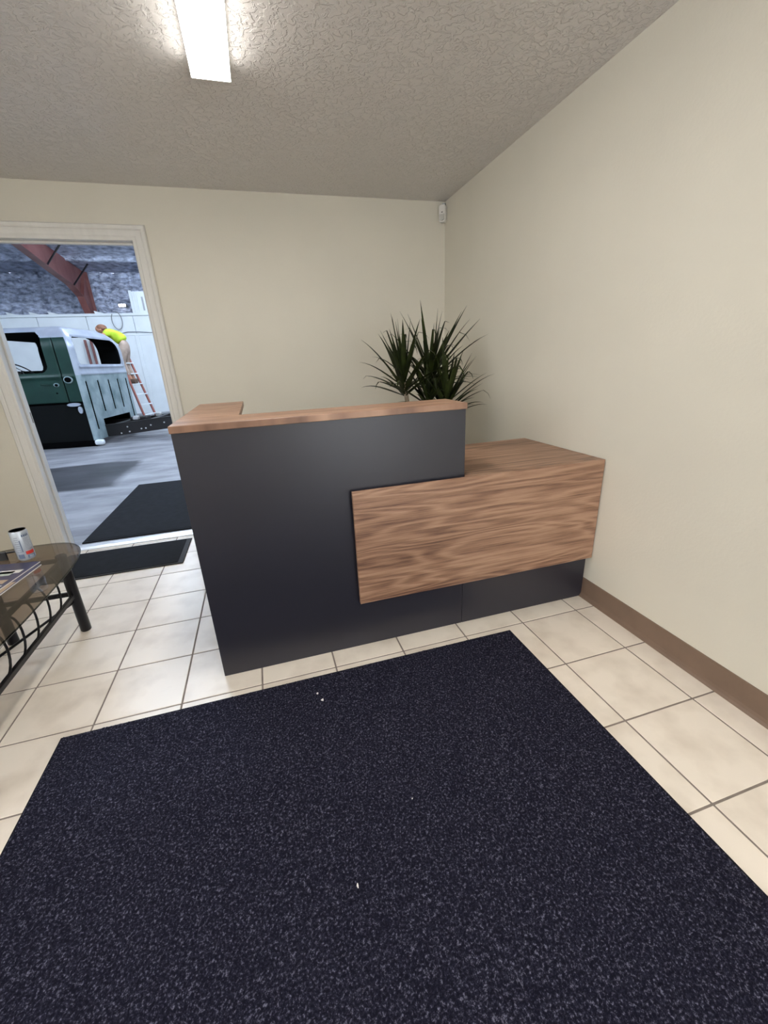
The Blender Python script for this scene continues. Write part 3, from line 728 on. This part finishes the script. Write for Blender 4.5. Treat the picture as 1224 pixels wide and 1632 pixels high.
# ---------------------------------------------------------------- old pickup cab on its chassis
TH = math.radians(8.5); TN = Vector((-4.38, 5.3, 0)); FW = Vector((-math.cos(TH), math.sin(TH), 0)); WD = Vector((math.sin(TH), math.cos(TH), 0))
def TP(u, w, z): return TN + FW * u + WD * w + Vector((0, 0, z))
truck = thing('pickup_truck', 'stripped dark green vintage pickup cab on a bare black chassis', 'truck', TP(.7, .95, 0))
LC, WC = 1.52, 1.90
def perim(step=.015):
    """rounded rectangle, near side front -> rear -> far side -> front; returns (u, w, nu, nw, zone, a)"""
    out = []; rr, rf = .06, .16
    def line(p, q, nrm, zone):
        n_ = max(1, int((Vector(q) - Vector(p)).length / step))
        for i in range(n_):
            t = i / n_; out.append((p[0] + (q[0] - p[0]) * t, p[1] + (q[1] - p[1]) * t, *nrm, zone))
    def arc(c, r, a0, a1, zone):
        n_ = 6
        for i in range(n_):
            a = math.radians(a0 + (a1 - a0) * i / n_); out.append((c[0] + r * math.cos(a), c[1] + r * math.sin(a), math.cos(a), math.sin(a), zone))
    line((LC - rf, 0), (rr, 0), (0, -1), 'near'); arc((rr, rr), rr, 270, 180, 'cr')
    line((0, rr), (0, WC - rr), (-1, 0), 'rear'); arc((rr, WC - rr), rr, 180, 90, 'cr')
    line((rr, WC), (LC - rf, WC), (0, 1), 'far'); arc((LC - rf, WC - rf), rf, 90, 0, 'cf')
    line((LC, WC - rf), (LC, rf), (1, 0), 'front'); arc((LC - rf, rf), rf, 0, -90, 'cf')
    return out
PR = perim()
def inset(z):
    q = .012 * max(0, z - 1.2)
    if z > 1.62: q += .50 * (1 - math.sqrt(max(0, 1 - ((z - 1.62) / .42) ** 2)))
    return q
def inrr(a, z, a0, a1, z0, z1, r):
    if not (a0 < a < a1 and z0 < z < z1): return False
    da = max(a0 + r - a, a - (a1 - r), 0); dz = max(z0 + r - z, z - (z1 - r), 0)
    return da * da + dz * dz < r * r
RIBS = [.16, .57, .97, 1.35, 1.73]
def classify(zone, u, w, z):
    if zone in ('near', 'far'):
        if inrr(u, z, .455, 1.22, 1.275, 1.93, .13): return None
        if z > 1.83: return 'roof'
        if z < .775: return 'lower_panel'  # cab side is plain black below this level
        if .285 < u < 1.36:
            return 'door'
        if .272 < u <= .285 and z < 1.83: return 'seam'
        return 'cab_corner'
    if zone == 'rear':
        if inrr(w, z, .10, 1.72, 1.385, 1.84, .10): return None
        if z < .43 and .40 < w < 1.52: return None
        return 'rear_panel' if z < 1.215 else ('window_surround' if z < 1.93 else 'roof')
    if zone == 'cr':
        return 'roof' if z > 1.88 else ('rear_panel' if z < 1.215 else 'window_surround')
    if zone == 'front' and inrr(w, z, .16, 1.74, 1.33, 1.85, .10): return None
    return 'roof' if z > 1.83 else ('lower_panel' if z < .775 else 'cowl')
def disp(zone, u, w, z):
    d = 0.0
    if zone in ('near', 'far'):
        d += .018 * math.exp(-((z - 1.20) / .03) ** 2)               # belt swage
        d -= .02 * max(0, .5 - z)
        if z < .79: d -= .03 * min(1, (.79 - z) / .05)
        if .262 < u < .295 and .3 < z < 1.83: d -= .012
    if zone == 'rear':
        for r_ in RIBS:
            if .56 < z < 1.12 or (r_ in (RIBS[0], RIBS[-1]) and .28 < z < 1.12):
                d -= .022 * math.exp(-((w - r_) / .013) ** 2)
        d += .016 * math.exp(-((z - 1.235) / .022) ** 2)
        dz = max(1.385 - z, z - 1.84, 0); dw = max(.10 - w, w - 1.72, 0); dd = math.hypot(dz, dw)
        d += .020 * math.exp(-((dd - .035) / .02) ** 2)
    return d
zs_ = [.10 + .0145 * i for i in range(int((2.028 - .10) / .0145) + 1)]
def shell(ins, inner=False):
    n_ = len(PR); pts = []
    for z in zs_:
        k = inset(z) + ins
        for (u, w, nu, nw, zone) in PR:
            d = 0 if inner else disp(zone, u, w, z)
            cu, cw_ = LC / 2, WC / 2
            # shrink towards the centre for the roof crown, push out by the swages
            uu = u + (cu - u) / cu * k * .8 + nu * d; ww = w + (cw_ - w) / cw_ * k + nw * d
            pts.append(TP(uu, ww, z + (0.03 if not inner else 0) * 0))
    groups = {}
    for j in range(len(zs_) - 1):
        zc = (zs_[j] + zs_[j + 1]) / 2
        for i in range(n_):
            i2 = (i + 1) % n_
            u = (PR[i][0] + PR[i2][0]) / 2 if abs(PR[i][0] - PR[i2][0]) < .2 else PR[i][0]; w = (PR[i][1] + PR[i2][1]) / 2
            c = classify(PR[i][4], u, w, zc)
            if c is None: continue
            groups.setdefault('lining' if inner else c, []).append((j * n_ + i, j * n_ + i2, (j + 1) * n_ + i2, (j + 1) * n_ + i))
    top = [len(pts) - n_ + i for i in range(n_)]
    return pts, groups, top
pts, groups, topring = shell(0)
PM = {'window_surround': 'bare', 'roof': 'bare', 'lower_panel': 'flat_black', 'door': 'green', 'seam': 'flat_black', 'cab_corner': 'green', 'rear_panel': 'teal', 'cowl': 'green'}
def sub(pts, faces):
    idx = sorted({i for f in faces for i in f}); mp_ = {k: n_ for n_, k in enumerate(idx)}
    return MB().add([pts[i] for i in idx], [tuple(mp_[i] for i in f) for f in faces])
cabparts = {}
for g, fs in groups.items():
    if g == 'roof': fs = fs + [tuple(topring)]
    if g in ('door', 'cab_corner', 'seam'):   # near and far doors are separate parts
        nn_ = len(PR); near = [f for f in fs if PR[f[0] % nn_][4] == 'near']; far = [f for f in fs if PR[f[0] % nn_][4] == 'far']
        nm_ = {'seam': 'door_gap'}.get(g, g)
        cabparts[g] = sub(pts, near).build(nm_, PM[g], truck, smooth=True, auto=60)
        sub(pts, far).build(nm_, PM[g], truck, smooth=True, auto=60); continue
    cabparts[g] = sub(pts, fs).build({'seam': 'door_gap', 'lower_panel': 'rocker_panel', 'cowl': 'windshield_surround'}.get(g, g), PM[g], truck, smooth=True, auto=60)
ip, ig, it = shell(.028, True)
for g, fs in ig.items(): sub(ip, fs + [tuple(it)]).build('interior_lining', 'inner', truck, smooth=True, auto=60)
def tbox(name, m, u0, u1, w0, w1, z0, z1, bev=.008, parent=truck, seg=2):
    return MB().box(u0, u1, w0, w1, z0, z1, bev, seg, xf=lambda c: TP(c.x, c.y, c.z)).build(name, m, parent)
tbox('cab_floor', 'inner', .06, 1.46, .06, 1.84, .46, .50)
tbox('dashboard', 'inner', 1.25, 1.46, .10, 1.80, 1.05, 1.29, .03)
tbox('running_board', 'flat_black', .02, 1.5, -.02, .16, .0, .09, .01)
tbox('running_board', 'flat_black', .02, 1.5, 1.74, 1.92, .0, .09, .01)
for r_ in RIBS:  # black bars put the shade of the rib grooves into colour
    zb_ = .28 if r_ in (RIBS[0], RIBS[-1]) else .56
    MB().box(-.004, .012, r_ - .011, r_ + .011, zb_, 1.11, .003, 1, xf=lambda c: TP(c.x, c.y, c.z)).build('rib_shade_bar', 'flat_black', cabparts['rear_panel'])
# door handle, filler hole, lock plate
d_ = cabparts['door']
MB().tube([TP(.64, -.012, 1.092), TP(.60, -.022, 1.092), TP(.50, -.022, 1.086), TP(.47, -.014, 1.086)], .008, 8).build('handle', 'green', d_, smooth=True, auto=50)
def disc(name, m, u, z, ru, rz, w0, w1, parent):
    MB().prism([(u + ru * math.cos(k * math.pi / 9), z + rz * math.sin(k * math.pi / 9)) for k in range(18)], lambda a, b_, d: TP(a, d, b_), w0, w1).build(name, m, parent)
disc('lock_plate', 'teal', .395, 1.075, .045, .032, -.012, .004, d_); disc('lock_hole', 'flat_black', .395, 1.072, .026, .022, -.016, -.002, d_)
disc('lock_hole', 'flat_black', .425, .94, .014, .014, -.010, .004, d_)
cc = cabparts['cab_corner']
disc('filler_rim', 'teal', .185, 1.150, .072, .058, -.022, .0, cc); disc('filler_hole', 'flat_black', .185, 1.150, .055, .043, -.026, -.004, cc)
disc('primer_patch', 'bare', .22, .735, .11, .03, -.002, .02, cabparts['lower_panel']); disc('primer_patch', 'bare', .14, .64, .035, .06, .0, .03, cabparts['lower_panel'])
# steering wheel and column
swc = TP(1.16, .50, 1.33); ax = (TP(1.30, .50, 1.15) - TP(1.10, .50, 1.40)).normalized(); s1 = WD; s2 = ax.cross(s1).normalized()
sw = MB().tube([swc + (s1 * math.cos(a) + s2 * math.sin(a)) * .21 for a in [k * 2 * math.pi / 28 for k in range(29)]], .012, 8, cap=False).build('steering_wheel', 'black_plastic', truck, smooth=True)
for a in (0.3, 2.4, 4.5): MB().tube([swc, swc + (s1 * math.cos(a) + s2 * math.sin(a)) * .21], .007, 6).build('spoke', 'black_plastic', sw)
MB().tube([swc, swc + ax * .45], .018, 8).build('steering_column', 'black_plastic', truck)
# front sheet metal
def loft(name, m, secs):
    n_ = len(secs[0]); vs = [q for s in secs for q in s]
    fs = [(i * n_ + k, i * n_ + (k + 1) % n_, (i + 1) * n_ + (k + 1) % n_, (i + 1) * n_ + k) for i in range(len(secs) - 1) for k in range(n_)]
    fs += [tuple(range(n_)), tuple((len(secs) - 1) * n_ + k for k in range(n_))]
    return MB().add(vs, fs).build(name, m, truck, smooth=True, auto=45)
def sec(u, w0, w1, z0, z1, e=3.2, n_=28):
    cw_, cz_ = (w0 + w1) / 2, (z0 + z1) / 2; out = []
    for k in range(n_):
        a = 2 * math.pi * k / n_; c, s = math.cos(a), math.sin(a)
        out.append(TP(u, cw_ + (w1 - w0) / 2 * math.copysign(abs(c) ** (2 / e), c), cz_ + (z1 - z0) / 2 * math.copysign(abs(s) ** (2 / e), s)))
    return out
loft('hood', 'green', [sec(1.53, .18, 1.72, .55, 1.24), sec(1.9, .24, 1.66, .55, 1.22), sec(2.4, .36, 1.54, .55, 1.14), sec(2.66, .46, 1.44, .56, 1.04), sec(2.74, .56, 1.34, .60, .95)])
for w0, w1 in ((-.04, .42), (1.48, 1.94)):
    loft('front_fender', 'green', [sec(1.54, w0, w1, .02, .80), sec(1.75, w0 - .02, w1, .06, .93), sec(2.2, w0 - .03, w1, .30, .95), sec(2.55, w0, w1, .10, .86), sec(2.78, w0 + .06, w1, .12, .72)])
# chassis rails with a rear kick-up
def rail(w0, w1, dz, name='chassis_rail'):
    low_ = [(1.4, .10), (.05, .105), (-.4, .125), (-1.15, .185), (-2.5, .215)]
    poly = low_ + [(-2.5, .43), (-1.15, .405), (-.4, .345), (.05, .315), (1.4, .31)]
    o = MB().prism([(a, z + dz) for a, z in poly], lambda a, z, d: TP(a, d, z), w0, w1).build(name, 'frame', truck)
    MB().prism([(a, z + dz) for a, z in [(.05, .30), (-.4, .33), (-1.15, .39), (-2.5, .415), (-2.5, .43), (-1.15, .405), (-.4, .345), (.05, .315)]], lambda a, z, d: TP(a, d, z), w0 - .012, w0).build('rail_lip', 'frame', o)
    return o
ra = rail(.40, .46, 0); rb = rail(1.30, 1.36, 0)
for (u, z) in ((-.38, .26), (-.40, .17), (-.62, .21), (-.70, .215), (-.80, .265), (-.25, .15), (-1.05, .30)):
    MB().prism([(u + .014 * math.cos(k * math.pi / 4), z + .014 * math.sin(k * math.pi / 4)) for k in range(8)], lambda a, b_, d: TP(a, d, b_), .388, .40).build('bolt', 'bolt', ra)
for u, zc in ((-.15, .26), (-.85, .32), (-1.7, .34), (-2.45, .36)):
    tbox('cross_member', 'frame', u - .05, u + .05, .46, 1.30, zc - .06, zc + .06)
tbox('gearbox', 'frame', -.62, -.30, .75, 1.0, .24, .40, .03)
for u, w in ((-.48, .62), (-.72, 1.12)): tbox('spring_shackle', 'bolt', u - .05, u + .05, w - .05, w + .05, .36, .43, .015)
for u, w in ((-2.3, .43), (-2.3, 1.33), (1.2, .43), (1.2, 1.33)):
    tbox('support_block', 'flat_black', u - .12, u + .12, w - .10, w + .10, .0, (.215 if u < 0 else .102), .006)
MB().box(-.02, .12, -.05, .06, .02, .11, .03, 3, xf=lambda c: TP(c.x - .08, c.y, c.z + .0)).build('mount_bracket', 'white_metal', truck, smooth=True)

# ---------------------------------------------------------------- step ladder and the person on it
lad = thing('step_ladder', 'red step ladder with white rungs standing behind the truck', 'ladder', (-4.2, 8.3, 0))
wa = Vector((.085, .20, 0))
def lp_(t, s): return Vector((-4.08, 8.30, 0)).lerp(Vector((-4.40, 8.34, 1.62)), t) + wa * (s * (1 - .30 * t))
for s_ in (-1, 1):
    MB().tube([lp_(0, s_), lp_(1, s_)], .026, 4).build('rail', 'ladder_red', lad)
    MB().tube([Vector((-4.95, 8.38, 0)) + wa * s_ * .9, Vector((-4.46, 8.35, 1.60)) + wa * s_ * .6], .018, 4).build('rear_rail', 'ladder_red', lad)
for k in range(1, 7):
    t = k * .1467
    MB().box(-.05, .05, -.5, .5, -.012, .012, .003, 1, xf=lambda c: lp_(t, 0) + wa.normalized() * (c.y * 2 * wa.length * (1 - .3 * t)) + Vector((c.x, 0, c.z))).build('rung', 'white_metal', lad)
MB().box(-4.50, -4.36, 8.20, 8.50, 1.60, 1.64, .006).build('top_cap', 'ladder_red', lad)

per = thing('person', 'person in a yellow shirt and khaki trousers bending over the cab roof', 'person', (-4.30, 8.32, .80))
def skin(name, m, verts, edges, radii, root=0, parent=per, sub_=2):
    L_ = wloc(parent); me = bpy.data.meshes.new(name)
    me.from_pydata([tuple(Vector(v) - L_) for v in verts], edges, []); me.update()
    o = bpy.data.objects.new(name, me); COL.objects.link(o); o.parent = parent
    md = o.modifiers.new('skin', 'SKIN')
    if not me.skin_vertices: 
        bm = bmesh.new(); bm.from_mesh(me); bm.verts.layers.skin.verify(); bm.to_mesh(me); bm.free()
    for i, sv in enumerate(me.skin_vertices[0].data):
        r = radii[i]; sv.radius = r if isinstance(r, tuple) else (r, r); sv.use_root = (i == root); sv.use_loose = False
    md.use_smooth_shade = True
    ss = o.modifiers.new('subsurf', 'SUBSURF'); ss.levels = sub_; ss.render_levels = sub_
    me.materials.append(M[m]); return o
PYc = 8.32
hip = (-4.30, PYc, 1.84); waist = (-4.37, PYc, 1.98); chest = (-4.52, PYc, 2.09); neck = (-4.60, PYc, 2.14); headc = (-4.645, PYc, 2.17); headt = (-4.76, PYc, 2.19)
J = dict(hip=hip, waist=waist, chest=chest, neck=neck,
         shL=(-4.54, PYc - .17, 2.08), elL=(-4.72, PYc - .26, 1.96), wrL=(-4.86, PYc - .30, 2.02), haL=(-4.95, PYc - .31, 2.03),
         shR=(-4.54, PYc + .17, 2.08), elR=(-4.74, PYc + .25, 1.98), wrR=(-4.92, PYc + .24, 2.04), haR=(-5.0, PYc + .24, 2.05),
         hL=(-4.30, PYc - .10, 1.78), kL=(-4.43, PYc - .10, 1.44), aL=(-4.33, PYc - .09, 1.07), fL=(-4.30, PYc - .09, 1.02),
         hR=(-4.30, PYc + .10, 1.78), kR=(-4.40, PYc + .12, 1.42), aR=(-4.31, PYc + .10, 1.07), fR=(-4.30, PYc + .10, 1.02))
names = list(J); ix = {k: i for i, k in enumerate(names)}
E_ = [('hip', 'waist'), ('waist', 'chest'), ('chest', 'neck'), ('chest', 'shL'), ('shL', 'elL'), ('elL', 'wrL'), ('wrL', 'haL'), ('chest', 'shR'), ('shR', 'elR'), ('elR', 'wrR'), ('wrR', 'haR'),
      ('hip', 'hL'), ('hL', 'kL'), ('kL', 'aL'), ('aL', 'fL'), ('hip', 'hR'), ('hR', 'kR'), ('kR', 'aR'), ('aR', 'fR')]
rad = dict(hip=.085, waist=.085, chest=.12, neck=.055, shL=.065, elL=.042, wrL=.03, haL=.035, shR=.065, elR=.042, wrR=.03, haR=.035, hL=.07, kL=.055, aL=.042, fL=.04, hR=.07, kR=.055, aR=.042, fR=.04)
body = skin('body', 'skin', [J[k] for k in names], [(ix[a], ix[b_]) for a, b_ in E_], [rad[k] for k in names])
# head with face, ears and hair
def blob(name, m, c, r, parent=per, n1=14, n2=10, cut=None):
    c = Vector(c); vs = []; fs = []
    for j in range(n2 + 1):
        ph = math.pi * j / n2
        for i in range(n1):
            t = 2 * math.pi * i / n1
            vs.append((c.x + r[0] * math.sin(ph) * math.cos(t), c.y + r[1] * math.sin(ph) * math.sin(t), c.z + r[2] * math.cos(ph)))
    for j in range(n2):
        for i in range(n1): fs.append((j * n1 + i, j * n1 + (i + 1) % n1, (j + 1) * n1 + (i + 1) % n1, (j + 1) * n1 + i))
    return MB().add(vs, fs).build(name, m, parent, smooth=True)
hd = blob('head', 'skin', (-4.705, PYc, 2.170), (.115, .078, .090))
blob('hair', 'hair', (-4.690, PYc, 2.186), (.112, .084, .086), hd)
blob('nose', 'skin', (-4.765, PYc, 2.090), (.016, .014, .022), hd)
for s_ in (-1, 1):
    blob('ear', 'skin', (-4.70, PYc + s_ * .083, 2.150), (.026, .010, .020), hd, 8, 6)
    blob('eye', 'paper', (-4.778, PYc + s_ * .030, 2.115), (.010, .012, .008), hd, 8, 6)
blob('mouth', 'ladder_red', (-4.742, PYc, 2.083), (.012, .024, .005), hd, 8, 6)
for sx in ('L', 'R'):   # fingers resting on the roof panel
    h_ = Vector(J['ha' + sx])
    for k in range(5):
        dy = (-.03 + .016 * k); ln = (.05, .085, .092, .086, .068)[k]
        st = h_ + Vector((0, dy, 0)); dirx = Vector((-.93, dy * 5, -.12)) if k else Vector((-.5, -.75 if sx == 'L' else .75, -.1))
        skin('finger', 'skin', [st, st + dirx * ln * .55, st + dirx * ln + Vector((0, 0, -.012))], [(0, 1), (1, 2)], [.009, .0085, .007], sub_=1)
tk = ['hip', 'waist', 'chest', 'neck', 'shL', 'shR', 'uL', 'uR']
J['uL'] = tuple(Vector(J['shL']).lerp(Vector(J['elL']), .55)); J['uR'] = tuple(Vector(J['shR']).lerp(Vector(J['elR']), .55))
J2 = dict(J); J2['hip'] = (-4.315, PYc, 1.875); J2['neck'] = (-4.575, PYc, 2.125)
skin('shirt', 'hivis', [J2[k] for k in tk], [(0, 1), (1, 2), (2, 3), (2, 4), (2, 5), (4, 6), (5, 7)], [.155, .145, .148, .075, .085, .085, .062, .062])
J['wt'] = (-4.365, PYc, 1.955); J['hip'] = (-4.300, PYc, 1.855); bk = ['hip', 'hL', 'kL', 'sL', 'hR', 'kR', 'sR', 'wt']
J['hL'] = (-4.315, PYc - .085, 1.745); J['hR'] = (-4.315, PYc + .085, 1.745)
J['sL'] = tuple(Vector(J['kL']).lerp(Vector(J['aL']), .85)); J['sR'] = tuple(Vector(J['kR']).lerp(Vector(J['aR']), .85))
skin('trousers', 'khaki', [J[k] for k in bk], [(0, 1), (1, 2), (2, 3), (0, 4), (4, 5), (5, 6), (0, 7)], [.135, .105, .078, .062, .105, .078, .062, .125])
for sx in ('L', 'R'):
    f_ = J['f' + sx]; MB().box(f_[0] - .19, f_[0] + .07, f_[1] - .05, f_[1] + .05, .965, 1.075, .03, 3).build('boot', 'boot', per, smooth=True)
